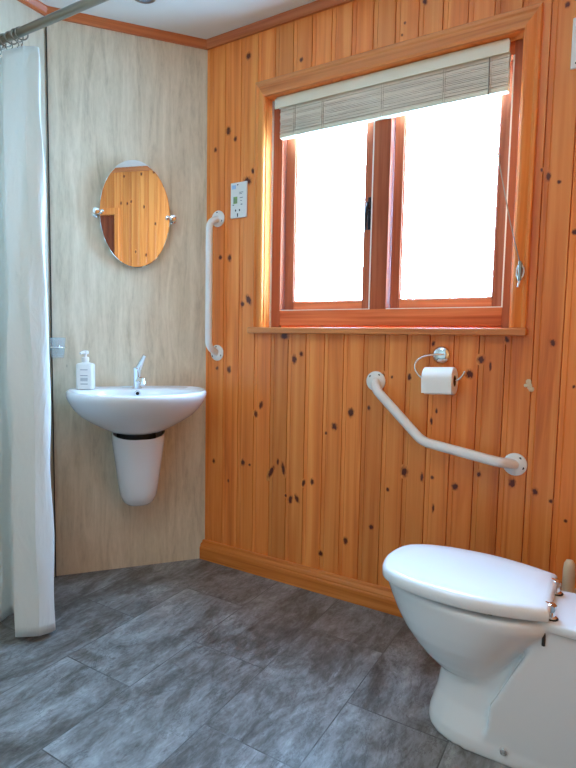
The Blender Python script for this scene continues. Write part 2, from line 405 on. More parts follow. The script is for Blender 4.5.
# cornices (profile: (out from wall, z))
def cornice(name, length, loc, rotz, mat):
    pr = [(0, CEIL), (-.022, CEIL), (-.022, CEIL - .006), (-.017, CEIL - .013), (-.012, CEIL - .022), (-.011, CEIL - .031), (0, CEIL - .031)]
    mb = MB(); mb.prism(pr, 0, length, 'X')
    return struct(mb.build(name, mat, smooth=False, loc=loc, rotz=rotz))
cornice('trim_1', RX, (0, 0, 0), 0, M_corn)
cornice('trim_2', PLEN, (SX, SY, 0), PROT, M_corn)
cornice('trim_3', SY - REAR, (SX, REAR, 0), pi / 2, M_corn)
cornice('trim_5', -REAR, (RX, 0, 0), -pi / 2, M_corn)
def skirting(name, length, loc, rotz):
    pr = [(0, 0), (-.02, 0), (-.02, .05), (-.0185, .056), (-.016, .058), (-.0165, .064), (-.014, .072), (-.0095, .077), (-.009, .083), (-.006, .088), (0, .088)]
    mb = MB(); mb.prism(pr, 0, length, 'X')
    return struct(mb.build(name, M_skirt, smooth=False, loc=loc, rotz=rotz))
skirting('baseboard_back', RX - .002, (.002, 0, 0), 0)
skirting('baseboard_right', 1.65, (RX, 0, 0), -pi / 2)

# door in the right wall (seen only in the mirror)
d = MB()
for i in range(9): d.box(1.765 + i * .0842, 1.765 + i * .0842 + .0828, .02, .05, .005, 1.898, 0, .3 + .07 * (i % 5))
door = struct(d.build('door_1', M_door, loc=(RX, 0, 0), rotz=-pi / 2, smooth=False))
d = MB(); d.box(1.728, 1.77, -.012, .1, 0, 1.89); d.box(2.52, 2.56, -.012, .1, 0, 1.89); d.box(1.728, 2.56, -.012, .1, 1.89, 1.945); d.box(1.75, 2.54, .06, .1, 0, 1.90)
d.build('door_frame', M_pineZ, door, bevel=.004)
d = MB(); d.tube([(2.44, .02, .98), (2.44, -.03, .98), (2.35, -.032, .98)], .009)
d.build('door_handle', M_chrome, door)

# ------------------------------------------------------------------ window
win = bpy.data.objects.new('window_1', None); COL.objects.link(win); struct(win); win.location = (.797, 0, 1.05)
WO = Vector((.797, 0, 1.05))
def wpart(mb, name, mat, parent=None, bevel=.0015, **kw):
    o = mb.build(name, mat, None, bevel=bevel, **kw); p = parent or win
    o.parent = p
    o.location = (-WO if p is win else Vector((0, 0, 0)))
    return o
AX0, AX1, IX0, IX1, AZ, IZ = .272, 1.322, .323, 1.270, 2.030, 1.968
def mitred(axis_pts, prof, name):
    pass
# architrave: moulded profile swept round three sides with mitred corners
prof = [(0, 0), (0, .010), (.004, .013), (.012, .014), (.018, .010), (.040, .017), (.049, .018), (.055, .014), (.055, 0)]   # (from outer edge inwards, proud of wall)
def arch_ring(cx, cz, sx, sz): return [(cx + sx * u * (.047 / .055), -h, cz + sz * u * (.062 / .055)) for u, h in prof]
arch = None
for nm, mat_, e0, e1 in (('architrave', M_pineX, (AX0, AZ, 1, -1), (AX1, AZ, -1, -1)), ('architrave_side', M_pineZ, (AX0, WO.z + .004, 1, 0), (AX0, AZ, 1, -1)), ('architrave_side', M_pineZ, (AX1, AZ, -1, -1), (AX1, WO.z + .004, -1, 0))):
    ar = MB(); ar.loft([arch_ring(*e0), arch_ring(*e1)]); wpart(ar, nm, mat_, bevel=0, smooth=False)
sl = MB(); sl.box(.262, 1.327, -.034, .052, 1.028, 1.052)
wpart(sl, 'window_sill', M_pineX, bevel=.004)
# reveal lining
rv = MB(); rv.box(WX0, IX0, .0, .13, 1.052, IZ); rv.box(IX1, WX1, .0, .13, 1.052, IZ); rv.box(WX0, WX1, .0, .13, IZ, WZ1)
wpart(rv, 'reveal_lining', M_pineZ, bevel=.001)
# outer frame
FY0, FY1 = .05, .118
fr = MB()
fr.box(IX0, .368, FY0, FY1, 1.052, IZ); fr.box(1.239, IX1, FY0, FY1, 1.052, IZ); fr.box(.766, .831, FY0, FY1, 1.1235, 1.925)
wpart(fr, 'frame_uprights', M_frameZ, bevel=.002)
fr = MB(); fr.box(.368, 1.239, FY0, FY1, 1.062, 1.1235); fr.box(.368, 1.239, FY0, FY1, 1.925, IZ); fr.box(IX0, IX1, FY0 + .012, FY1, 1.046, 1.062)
wpart(fr, 'frame_rails', M_frameX_lit, bevel=.002)
se = MB()
for xa, xb in ((.368, .766), (.831, 1.239)):
    se.box(xa, xb, .051, .056, 1.1225, 1.126); se.box(xb - .0035, xb + .001, .0485, .053, 1.123, 1.925)
se.box(IX1 - .004, IX1 + .0005, .046, .05, 1.054, IZ); se.box(IX0 - .0005, IX0 + .003, .040, .05, 1.054, IZ)
wpart(se, 'seal', M_caulk, bevel=0)
def sash(x0, x1, l, r):
    z0, z1 = 1.125, 1.924; y0, y1 = .080, .114
    mb = MB(); mb.box(x0, x0 + l, y0, y1, z0, z1); mb.box(x1 - r, x1, y0, y1, z0, z1)
    s = wpart(mb, 'sash', M_frameZ, bevel=.003)
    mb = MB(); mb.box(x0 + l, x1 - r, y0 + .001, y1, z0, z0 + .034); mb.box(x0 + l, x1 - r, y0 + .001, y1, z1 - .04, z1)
    wpart(mb, 'sash_rails', M_frameX_lit, s, bevel=.003)
    mb = MB(); mb.box(x0 + l - .004, x1 - r + .004, .098, .102, z0 + .03, z1 - .036)
    wpart(mb, 'pane', M_pane, s, bevel=0)
    mb = MB(); e = .004
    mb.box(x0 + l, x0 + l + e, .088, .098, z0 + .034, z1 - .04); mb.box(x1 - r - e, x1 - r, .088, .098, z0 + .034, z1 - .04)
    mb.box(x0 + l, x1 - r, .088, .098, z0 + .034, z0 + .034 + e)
    wpart(mb, 'glazing_bead', M_frameX_lit, s, bevel=0)
    return s
s1 = sash(.3705, .7635, .0425, .042)
s2 = sash(.8345, 1.2365, .036, .037)
hd = MB(); hd.box(.738, .757, .074, .080, 1.425, 1.545); hd.box(.741, .753, .052, .076, 1.495, 1.523)
hd.tube([(.747, .058, 1.515), (.744, .05, 1.495), (.742, .05, 1.465), (.741, .053, 1.42)], [.007, .007, .006, .004])
wpart(hd, 'window_handle', M_bronze, s1, bevel=.002)

# ------------------------------------------------------------------ blind
bl = thing('venetian_blind', 'cream wooden slatted blind pulled up at the top of the window', 'blind', (.79, .03, 1.80))
BO = Vector((.79, .03, 1.80))
def bpart(mb, name, mat, parent=None, **kw):
    o = mb.build(name, mat, parent or bl, **kw)
    if not parent: o.location = -BO
    return o
mb = MB(); mb.box(.351, 1.229, .012, .018, 1.920, 1.957); mb.box(.355, 1.225, .018, .046, 1.93, 1.966)
bpart(mb, 'valance', M_valance, bevel=.0015)
mb = MB(); rnd = random.Random(2)
NS = 20
for i in range(NS):
    z = 1.8215 + i * .0052; dx = rnd.uniform(-.0015, .0015); dy = rnd.uniform(-.0012, .0012)
    v = []
    for x in (.373 + dx, 1.228 + dx):
        for y, h in ((.022 + dy, 0), (.034 + dy, .0012), (.046 + dy, 0), (.046 + dy, .0046), (.034 + dy, .0056), (.022 + dy, .0042)): v.append((x, y, z + h))
    mb.add(v, [(0, 1, 2, 3, 4, 5), (11, 10, 9, 8, 7, 6)] + [(j, (j + 1) % 6, 6 + (j + 1) % 6, 6 + j) for j in range(6)], 0, 0, True)
bpart(mb, 'slats', M_slat, smooth=False)
mb = MB(); mb.box(.372, 1.229, .021, .047, 1.806, 1.821)
bpart(mb, 'bottom_rail', M_valance, bevel=.002)
for x in (.436, .56, .80, 1.02, 1.168):
    mb = MB(); mb.tube([(x, .0195, 1.92), (x + .001, .0195, 1.86), (x, .0195, 1.806)], .0014, 6)
    mb.tube([(x + .008, .0195, 1.92), (x + .007, .0195, 1.86), (x + .008, .0195, 1.808)], .0011, 6)
    bpart(mb, 'ladder_cord', M_slat)
mb = MB(); mb.tube([(1.168, .0185, 1.93), (1.170, .016, 1.80), (1.215, .008, 1.58), (1.262, -.012, 1.38), (1.295, -.022, 1.262), (1.299, -.020, 1.24)], .0019, 6)
bpart(mb, 'pull_cord', M_cord)
cc = thing('cord_cleat', 'small cord cleat with white cord wound round it on the right window casing', 'cord cleat', (1.299, -.0185, 1.225))
mb = MB(); mb.box(-.006, .006, -.004, .004, -.022, .03); mb.box(-.004, .004, -.016, -.003, -.006, .010); mb.box(-.005, .005, -.018, -.013, -.026, .034)
mb.build('cleat', M_steel, cc, bevel=.002)
mb = MB(); pts = []
for i in range(60):
    a = i * 2 * pi / 12; pts.append((.011 * sin(a) + .001 * sin(i), -.0095 - .003 * cos(i * 1.7), .022 * cos(a) + .002 + .002 * sin(i * 2.3)))
mb.tube(pts, .0017, 6); mb.tube([(.004, -.012, -.012), (.0, -.014, -.03), (-.004, -.012, -.045)], .003, 8)
mb.build('wound_cord', M_whiteplastic, cc)

# ------------------------------------------------------------------ wall electrics
ss = thing('shaver_socket', 'white shaver socket plate on the boarded wall left of the window', 'shaver socket', (.193, 0, 1.58))
mb = MB(); mb.box(-.0415, .0415, -.009, -.0002, -.0725, .0725); mb.build('plate', M_whiteplastic, ss, bevel=.003)
mb = MB()
for x in (-.014, .006): mb.box(x - .0028, x + .0028, -.0094, -.0088, -.046, -.038)
mb.box(-.0065, -.0015, -.0094, -.0088, -.064, -.054); mb.build('pin_slots', M_dark, ss, smooth=False)
for z in (-.066, .062):
    mb = MB(); mb.lathe([(.003, .0088), (.003, .0096)], (-.004, 0, z), '-Y', 12); mb.build('screw', M_screw, ss)
mb = MB(); mb.box(-.026, -.006, -.0094, -.0088, -.014, .014); mb.build('shaver_emblem', M_green, ss, smooth=False)
mb = MB(); mb.box(-.034, -.014, -.0094, -.0088, .046, .062); mb.build('sticker', M_bluep, ss, smooth=False)
mb = MB()
for z, a, b in ((.030, .004, .024), (.024, .004, .018), (.008, .006, .022), (-.004, .010, .018)): mb.box(a, b, -.0094, -.0088, z - .0012, z + .0012)
mb.box(-.024, -.020, -.0096, -.009, -.010, .010); mb.box(-.014, -.010, -.0096, -.009, -.012, .004)
for x in (-.026, .016): mb.box(x - .004, x + .004, -.0094, -.0088, -.021, -.017)
mb.build('printed_marks', M_grey, ss, smooth=False)
ls = thing('switch_plate', 'white switch plate high on the boarded wall right of the window', 'switch', (1.448, 0, 1.889))
mb = MB(); mb.box(-.0425, .0425, -.009, -.0002, -.0725, .0725); mb.build('plate', M_whiteplastic, ls, bevel=.003)
for z in (-.058, .058):
    mb = MB(); mb.lathe([(.003, .0088), (.003, .0096)], (-.028, 0, z), '-Y', 12); mb.build('screw', M_screw, ls)
mb = MB(); mb.box(-.012, .012, -.013, -.0088, -.02, .02); mb.build('rocker', M_whiteplastic, ls, bevel=.002)

# ------------------------------------------------------------------ grab rails
def arc_path(pts, rad=.03, n=7):
    """rounds the corners of a polyline"""
    P = [Vector(p) for p in pts]; out = [P[0]]
    for a, b, c in zip(P, P[1:], P[2:]):
        u = (a - b).normalized(); v = (c - b).normalized(); r = min(rad, (a - b).length * .48, (c - b).length * .48)
        p0 = b + u * r; p1 = b + v * r
        for i in range(n + 1):
            t = i / n; out.append(p0 * (1 - t) ** 2 + b * 2 * t * (1 - t) + p1 * t * t)
    out.append(P[-1]); return out
def grab_rail(name, label, loc, path, flanges, rad, tr, fr_, screws):
    g = thing(name, label, 'grab rail', loc)
    mb = MB(); mb.tube(arc_path(path, rad), tr, 18); mb.build('rail', M_whitemetal, g)
    for (x, z), angs in zip(flanges, screws):
        mb = MB(); mb.lathe([(fr_ * .97, 0), (fr_, .002), (fr_, .0045), (fr_ * .9, .0075), (fr_ * .55, .0105), (tr * 1.05, .012)], (x, 0, z), '-Y', 32)
        f = mb.build('flange', M_whitemetal, g)
        for a in angs:
            mb = MB(); mb.lathe([(.0042, .006), (.0042, .0092)], (x + fr_ * .72 * cos(a), 0, z + fr_ * .72 * sin(a)), '-Y', 10)
            mb.build('screw', M_screw, f)
    return g
o_ = .062
grab_rail('grab_rail', 'straight white grab rail upright in the corner beside the basin', (.082, 0, 1.228),
          [(0, -.004, .287), (0, -o_, .262), (0, -o_, -.262), (0, -.004, -.287)], [(0, .287), (0, -.287)], .05, .0145, .0345,
          [[radians(a) for a in (95, 335, 215)]] * 2)
AX = Vector((1.02, 0, .70))
grab_rail('grab_rail', 'bent white grab rail on the boarded wall under the toilet roll', (AX.x, 0, AX.z),
          [(.823 - AX.x, -.004, .857 - AX.z), (.847 - AX.x, -o_, .832 - AX.z), (1.022 - AX.x, -o_, .664 - AX.z), (1.272 - AX.x, -o_, .625 - AX.z), (1.311 - AX.x, -.004, .613 - AX.z)],
          [(.823 - AX.x, .857 - AX.z), (1.311 - AX.x, .613 - AX.z)], .028, .0165, .037,
          [[radians(a) for a in (60, 140, 285)], [radians(a) for a in (55, 340, 200)]])

# ------------------------------------------------------------------ toilet roll and holder
th = thing('toilet_roll_holder', 'chrome toilet roll holder with an open bent wire arm on the boarded wall', 'toilet roll holder', (1.060, 0, .960))
mb = MB(); mb.lathe([(.030, 0), (.031, .004), (.030, .009), (.024, .014), (.008, .016)], (0, 0, 0), '-Y', 30); mb.build('wall_plate', M_chrome, th)
RC = Vector((.011, -.058, -.073))          # roll axis centre, holder local
tilt = radians(2.5)
mb = MB()
arm = [(.010, -.014, .003), (-.02, -.026, .002), (-.050, -.040, -.004), (-.074, -.050, -.020), (-.078, -.056, -.046), (-.062, -.058, -.068), (-.045, -.058, -.0845), (.014, -.058, -.083), (.072, -.058, -.0795), (.084, -.057, -.066), (.092, -.056, -.050)]
mb.tube(arc_path(arm, .02, 4), .0036, 10); mb.build('wire_arm', M_chrome, th)
tr_ = thing('toilet_roll', 'white toilet roll hanging on the chrome holder', 'toilet roll', (1.060 + RC.x, RC.y, .960 + RC.z))
mb = MB(); L = .05; Rr = .046; rc = .019; n = 40; rings = []
for x, r in ((-L, rc), (-L, Rr - .002), (-L + .002, Rr), (L - .002, Rr), (L, Rr - .002), (L, rc), (-L, rc)):
    rings.append([(x, r * cos(2 * pi * k / n), r * sin(2 * pi * k / n) - .012) for k in range(n)])
mb.loft(rings, False, False)
mb.box(-L + .001, L - .001, -.0468, -.0455, -.050, -.012)
o = mb.build('paper', M_paper, tr_); o.rotation_euler = (0, -tilt, 0)
mb = MB(); rings = []
for x, r in ((-L + .001, rc), (L - .001, rc), (L - .001, rc - .0012), (-L + .001, rc - .0012), (-L + .001, rc)):
    rings.append([(x, r * cos(2 * pi * k / n), r * sin(2 * pi * k / n) - .012) for k in range(n)])
mb.loft(rings, False, False); o = mb.build('core', M_card, tr_); o.rotation_euler = (0, -tilt, 0)

fp = MB(); rnd = random.Random(9)
for dx, dz, r in ((0, .012, .009), (.004, .002, .008), (-.008, .0, .006), (.009, -.011, .009), (.002, -.006, .006)):
    fp.lathe([(r, 0), (r * .95, .001), (r * .6, .002), (r * .1, .0026)], (dx, 0, dz), '-Y', 9)
tag(fp.build('filler_patch', M_filler, loc=(1.338, -.0005, .871)), 'small pale flaky patch of filler on the boards right of the toilet roll', 'filler patch')

# ------------------------------------------------------------------ mirror on the basin wall
mt = .294
mi = thing('oval_mirror', 'frameless oval mirror on two chrome pivots above the basin', 'mirror', onpanel(mt, 1.502), PROT)
mb = MB(); n = 64; a_, b_ = .140, .215; off = -.036
rings = []
for sc, y in ((.0001, 0), (.985, 0), (1.0, .0015), (1.0, .006), (.0001, .006)):
    rings.append([(a_ * sc * cos(2 * pi * k / n), off + y, b_ * sc * sin(2 * pi * k / n)) for k in range(n)])
mb.loft(rings, False, False)
# first two rings are the silvered face, the rest the polished edge
o = mb.build('mirror_glass', M_mirror, mi, smooth=False)
o.rotation_euler = (radians(MTILT := 1.4), 0, 0); o.location = (0, 0, .003)
for sx in (-1, 1):
    mb = MB(); x = sx * (a_ + .012)
    mb.lathe([(.019, 0), (.020, .004), (.016, .010), (.009, .014), (.008, .030), (.013, .034), (.015, .042), (.012, .050), (.003, .053)], (x, 0, 0), '-Y', 20)
    mb.tube([(x, off, 0), (sx * (a_ - .012), off - .002, 0)], .0065, 12)
    mb.lathe([(.004, -.004), (.0095, -.001), (.0095, .004), (.003, .007)], (sx * (a_ - .010), off, 0), '-Y', 16)
    mb.build('pivot_bracket', M_chrome, mi)

# ------------------------------------------------------------------ wash basin
bt = .295
wbz = .790
wbn = thing('wash_basin', 'white wall hung wash basin with half pedestal on the travertine wall', 'wash basin', onpanel(bt, 0, .001), PROT)
N = 72
def rim(a, sx=1, sy=1, inset=0):
    c, s = cos(a), sin(a)
    A, B, Y = .268, .245, -.172
    if s <= 0: x, y = A * c, Y + B * s
    else:
        e = 2 / 3.6
        x = A * (abs(c) ** e) * (1 if c >= 0 else -1); y = Y + .171 * (abs(s) ** e)
    return x * sx, y * sy
def ring_at(z, sx, sy): return [(*rim(2 * pi * k / N, sx, sy), z) for k in range(N)]
outer = [(.615, .30, .43), (.619, .37, .49), (.628, .45, .55), (.645, .56, .63), (.668, .695, .72), (.694, .82, .82), (.72, .90, .89), (.745, .955, .95), (.765, .988, .985), (.778, .999, .998), (.787, .998, .998), (.793, .985, .988), (.795, .965, .972)]
rings = [ring_at(z, a, b) for z, a, b in outer]
def inner(z, s, cy=-.245, A=.222, B=.148):
    return [(A * s * cos(2 * pi * k / N), cy + B * s * sin(2 * pi * k / N), z) for k in range(N)]
rings.append(ring_at(.7915, .94, .945))
for z, s in ((.790, 1.03), (.785, .99), (.765, .955), (.74, .90), (.71, .78), (.69, .60), (.682, .35), (.680, .08)): rings.append(inner(z, s))
mb = MB(); mb.loft(rings, True, True); mb.build('basin_bowl', M_ceramic, wbn)
mb = MB(); mb.lathe([(.010, -.004), (.0125, 0), (.0125, .003), (.008, .004)], (0, -.108, .774), 'Y', 18)
ofl = mb.build('overflow_ring', M_chrome, wbn)
mb = MB(); mb.lathe([(.007, .0), (.007, .0048)], (0, -.109, .774), '-Y', 16); mb.build('overflow_hole', M_dark, ofl)
# half pedestal
def uring(z, hw, dep, k=24):
    pts = [(hw * 1.0, 0, z)]
    for i in range(k + 1):
        a = pi * i / k; e = 2 / 2.6
        pts.append((hw * (1 if cos(a) >= 0 else -1) * abs(cos(a)) ** e, -dep * .35 - dep * .65 * abs(sin(a)) ** e, z))
    pts.append((-hw, 0, z)); return pts
ped = [(.302, .036, .104), (.308, .053, .124), (.320, .064, .140), (.348, .075, .154), (.40, .083, .165), (.46, .090, .172), (.52, .098, .178), (.565, .104, .183)]
rr_ = [uring(*p) for p in ped]
topring = [(x, y, (.622 - .027 * min(1, max(0, -y / .183)) ** 1.6)) for x, y, z in uring(.6, .107, .184)]
mb = MB(); mb.loft(rr_ + [topring], True, False); o = mb.build('pedestal', M_ceramic, wbn, loc=(.006, 0, 0))
mb = MB(); mb.loft([uring(.560, .078, .160), uring(.621, .078, .160)], True, True); mb.build('gap_shade', M_dark, wbn)  # black infill, paints the shade in the gap between basin and pedestal
# tap
tz = .7925
tap = MB(); tap.lathe([(.021, 0), (.021, .004), (.0165, .007), (.0165, .07), (.0185, .074), (.0185, .084), (.013, .090), (.002, .091)], (.002, -.075, tz), 'Z', 24)
tp = tap.build('mixer_tap', M_chrome, wbn); tp['label'] = 'chrome single lever mixer tap'
mb = MB(); mb.tube([(.006, -.082, tz + .03), (.014, -.115, tz + .038), (.018, -.150, tz + .036), (.018, -.158, tz + .020)], [.013, .0125, .0115, .011], 18); mb.build('spout', M_chrome, tp)
mb = MB()
q = [Vector((.008, -.080, tz + .084)), Vector((.030, -.108, tz + .138))]
mb.tube([q[0], q[0].lerp(q[1], .3), q[0].lerp(q[1], .8), q[1]], [.015, .0125, .0095, .0085], 16); mb.build('lever', M_chrome, tp)

# soap bottle on the basin
sb = thing('soap_bottle', 'white pump soap bottle on the left end of the basin rim', 'soap bottle', onpanel(.492, .7925, .090), PROT - .25)
def rrect(hx, hy, z, e=4, n=36):
    return [(hx * (1 if cos(a) >= 0 else -1) * abs(cos(a)) ** (2 / e), hy * (1 if sin(a) >= 0 else -1) * abs(sin(a)) ** (2 / e), z) for a in (2 * pi * k / n for k in range(n))]
mb = MB(); mb.loft([rrect(.030, .020, 0), rrect(.034, .024, .003), rrect(.034, .024, .095), rrect(.032, .022, .101), rrect(.018, .016, .105, 3), rrect(.0125, .0125, .107, 2), rrect(.0125, .0125, .112, 2)])
mb.build('bottle', M_whiteplastic, sb)
mb = MB(); mb.lathe([(.014, .112), (.014, .126), (.010, .128), (.0055, .129), (.0055, .139), (.012, .140), (.0125, .150), (.010, .153), (.001, .154)], (0, 0, 0), 'Z', 20)
mb.tube([(0, 0, .146), (-.006, -.02, .146), (-.010, -.034, .142)], [.0065, .0055, .0045], 10); mb.build('pump', M_whiteplastic, sb)
mb = MB(); xs = (-.026, -.014, .014, .026)
zs = [.016, .021, .0235, .034, .0362, .039, .0412, .044, .0462, .054, .0565, .077, .0795, .084]
for i, (za, zb) in enumerate(zip(zs, zs[1:])):
    for j, (xa, xb) in enumerate(zip(xs, xs[1:])):
        mb.add([(xa, -.0244, za), (xb, -.0244, za), (xb, -.0244, zb), (xa, -.0244, zb)], [(0, 1, 2, 3)], 1 if (i % 2 and j == 1) else 0, 0, True)
lb = mb.build('label', [M_whiteplastic, M_grey], sb, smooth=False)
bmv = bmesh.new(); bmv.from_mesh(lb.data); bmesh.ops.remove_doubles(bmv, verts=bmv.verts, dist=1e-6); bmv.to_mesh(lb.data); bmv.free()
q_ = lb.modifiers.new('thick', 'SOLIDIFY'); q_.thickness = .0006

# tumbler in a chrome ring at the panel edge
ho = thing('tumbler_holder', 'small chrome ring holder at the left edge of the travertine wall', 'tumbler holder', onpanel(.596, .957), PROT)
mb = MB(); mb.lathe([(.009, 0), (.009, .005), (.005, .008), (.004, .016)], (0, 0, 0), '-Y', 18)
ring = [(.0315 * sin(2 * pi * k / 28), -.048 + .0315 * cos(2 * pi * k / 28), 0) for k in range(29)]
mb.tube(ring, .003, 8, False); mb.tube([(0, -.008, 0), (0, -.018, 0)], .004, 8)
mb.build('ring_bracket', M_chrome, ho)
tx = onpanel(.596, .915, .048)
tb = MB(); tb.loft([[(r * cos(2 * pi * k / 28), r * sin(2 * pi * k / 28), z) for k in range(28)] for r, z in ((.022, 0), (.0235, .001), (.0275, .04), (.031, .080), (.0295, .080), (.026, .04), (.022, .006), (.001, .006))])
tag(tb.build('tumbler', M_tumbler, loc=tx, rotz=PROT), 'clear tumbler standing in the chrome ring beside the curtain', 'tumbler')

# ------------------------------------------------------------------ toilet
TC = Vector((1.047, -.437, 0))
to = thing('toilet', 'white ceramic toilet with its lid closed by the boarded wall', 'toilet', TC)
EGG = [(0, 0), (.004, .045), (.012, .074), (.03, .105), (.075, .134), (.13, .149), (.19, .157), (.26, .158), (.34, .143), (.395, .125), (.424, .113)]
def egg(u):
    u = max(0, min(.424, u))
    for (a, b), (c, d) in zip(EGG, EGG[1:]):
        if u <= c: return b + (d - b) * (u - a) / (c - a)
    return EGG[-1][1]
def egg_outline(n=40, back=.424, inset=0.0, corner=.012):
    us = [back * (1 - cos(pi * i / (n - 1) / 2 * 1.0)) for i in range(n)]
    us = [back * (i / (n - 1)) ** 1.7 for i in range(n)]
    half = [(u, egg(u * .424 / back)) for u in us]
    # smooth the half widths
    hs = [h for _, h in half]
    for _ in range(3): hs = [hs[0]] + [(hs[i - 1] + 2 * hs[i] + hs[i + 1]) / 4 for i in range(1, n - 1)] + [hs[-1]]
    L0, L1 = back * .5, .158
    sc = (L0 - inset) / L0; sy = (L1 - inset) / L1
    pts = [(L0 + (u - L0) * sc, h * sy) for (u, _), h in zip(half, hs)]
    return pts + [(u, -h) for u, h in reversed(pts[1:])]
def lid_rings(levels):
    return [[(u, y, z) for u, y in egg_outline(inset=i)] for z, i in levels]
RIMZ = .363
mb = MB(); mb.loft(lid_rings([(.3765, .008), (.3765, .002), (.379, .0), (.394, .0), (.4005, .002), (.4055, .007), (.4085, .016), (.411, .05), (.4118, .10), (.412, .145)]))
mb.build('lid', M_lid, to)
mb = MB(); mb.loft(lid_rings([(.3715, .014), (.3725, .010), (.3738, .009), (.3752, .010), (.3764, .014)])); mb.build('seat', M_lid, to)
for u, y in ((.06, .08), (.06, -.08), (.30, .115), (.30, -.115)):
    mb = MB(); mb.lathe([(.008, RIMZ - .004), (.008, .3716)], (u, y, 0), 'Z', 12); mb.build('seat_buffer', M_dark, to)
# pan
pan = MB(); NP = 56
def bx_(z, x0, x1, hw, e=5.0): return ov(z, x0, x1, hw, e, .5)
def ov(z, x0, x1, hw, e=2.0, wide=.58, eb=None):
    ef = e; c = x0 + (x1 - x0) * wide; r = []
    for k in range(NP):
        a = 2 * pi * k / NP; ca, sa = cos(a), sin(a)
        rx = (c - x0) if ca < 0 else (x1 - c); e = ef if ca < 0 or eb is None else eb
        r.append((c + rx * (1 if ca >= 0 else -1) * abs(ca) ** (2 / e), hw * (1 if sa >= 0 else -1) * abs(sa) ** (2 / e), z))
    return r
pan.loft([ov(.128, .19, .31, .036), ov(.142, .163, .32, .058), ov(.160, .140, .325, .077), ov(.185, .112, .335, .097), ov(.21, .088, .35, .111), ov(.245, .059, .375, .127), ov(.28, .038, .405, .138), ov(.315, .021, .44, .146), ov(.336, .012, .465, .150), ov(.350, .007, .465, .152), ov(.359, .009, .465, .151), ov(RIMZ, .015, .46, .146)])
bs = lambda z, x0, hw: ov(z, x0, .66, hw, 2.25, .26, 7)
pan.loft([bs(0, .140, .114), bs(.012, .139, .115), bs(.03, .141, .112), bs(.05, .147, .104), bs(.09, .158, .088), bs(.15, .166, .074), bs(.22, .18, .066), bs(.30, .21, .064), bs(.35, .26, .064)])
pan.loft([bx_(.346, .385, .66, .100), bx_(.350, .378, .66, .106), bx_(.365, .378, .66, .106), bx_(.370, .381, .656, .103)])
for s_ in (-1, 1):
    pl_ = [(.285, .0), (.305, .07), (.307, .125), (.318, .145), (.380, .275), (.392, .30), (.402, .36), (.655, .36), (.655, 0)]
    pan.loft([[(a, s_ * (h + (0 if h < .05 else (.36 - z) * .055)), z) for a, z in pl_] for h in (.03, .090, .092)])
po = pan.build('pan', M_ceramic, to)
rm = po.modifiers.new('fuse', 'REMESH'); rm.mode = 'VOXEL'; rm.voxel_size = .0045; rm.use_smooth_shade = True
sm = po.modifiers.new('soft', 'SMOOTH'); sm.factor = .5; sm.iterations = 5
for s in (-1, 1):
    mb = MB(); y = s * .073
    mb.lathe([(.013, .369), (.013, .374), (.008, .377), (.007, .392), (.011, .394), (.011, .402), (.004, .406)], (.426, y, 0), 'Z', 16)
    mb.tube([(.426, y - .012, .396), (.426, y + .012, .396)], .0085, 14)
    mb.tube([(.424, y, .398), (.407, y, .402)], [.008, .006], 10)
    h = mb.build('hinge', M_chrome, to)
    mb = MB(); mb.tube([(.424, y - s * -.0, .37), (.424, y, .36)], .004, 8) if False else None
    mb.lathe([(.0155, .3685), (.0155, .372)], (.426, y, 0), 'Z', 16); mb.build('washer', M_dark, h)
mb = MB(); mb.lathe([(.004, .312), (.004, .345)], (.415, -.097, 0), 'Z', 10); mb.build('fixing_bolt', M_screw, to)
mb = MB(); mb.lathe([(.010, 0), (.0105, .003), (.008, .008), (.002, .010)], (0, 0, 0), '-Y', 18)
o = mb.build('floor_screw_cap', M_chrome, to, loc=(.345, -.110, .034))

# toilet brush
BP = (1.490, -.150, 0)
bh = MB(); bh.loft([[(r * cos(2 * pi * k / 32), r * sin(2 * pi * k / 32), z) for k in range(32)] for r, z in ((.045, 0), (.052, .004), (.050, .10), (.046, .22), (.046, .275), (.048, .282), (.048, .288), (.043, .288), (.041, .27), (.040, .02), (.001, .02))])
tag(bh.build('brush_holder', M_cream, loc=BP), 'cream toilet brush holder on the floor behind the toilet', 'brush holder')
br = MB(); br.lathe([(.001, .025), (.03, .03), (.034, .06), (.03, .10), (.012, .12), (.010, .20), (.0145, .27), (.0165, .30), (.0165, .355), (.0145, .375), (.009, .385), (.001, .388)], (0, 0, 0), 'Z', 24)
tag(br.build('toilet_brush', M_cream, loc=BP), 'toilet brush with a rounded cream handle standing in its holder', 'toilet brush')

# ------------------------------------------------------------------ shower rod, rings and curtain
RY, RZ = -.72, 2.010
rod = thing('curtain_rod', 'long steel curtain rod running across the room under the ceiling', 'curtain rod', (SX, RY, RZ))
mb = MB(); mb.tube([(0.004, 0, 0), (RX - SX - .004, 0, -.045)], .0135, 20); mb.build('rod', M_steel, rod)
for x, z in ((0.001, 0), (RX - SX - .009, -.045)):
    mb = MB(); mb.lathe([(.026, 0), (.028, .004), (.018, .008)], (x, 0, z), 'X', 20); mb.build('end_flange', M_steel, rod)
ringx = [-.362, -.350, -.336, -.322, -.303, -.270, -.236, -.204, -.180]
proto = None
for i, x in enumerate(ringx):
    if proto is None:
        mb = MB(); c = [(.0035 * sin(2 * pi * k / 24), .0195 * sin(2 * pi * k / 24), .0195 * cos(2 * pi * k / 24) - .0058) for k in range(25)]
        mb.tube(c, .0024, 8, False); mb.tube([(0, 0, -.025), (.004, .002, -.034), (.008, .0, -.040), (.004, -.002, -.047), (0, 0, -.043)], .0018, 6)
        r = mb.build('curtain_ring', M_steel)
        proto = r
    else:
        r = proto.copy(); COL.objects.link(r)
    r.location = (x, RY, RZ - .0212 * (x - SX)); r.rotation_euler[2] = random.uniform(-.35, .35)
    tag(r, 'steel curtain ring on the rod above the white shower curtain', 'curtain ring', 'curtain rings on the rod')
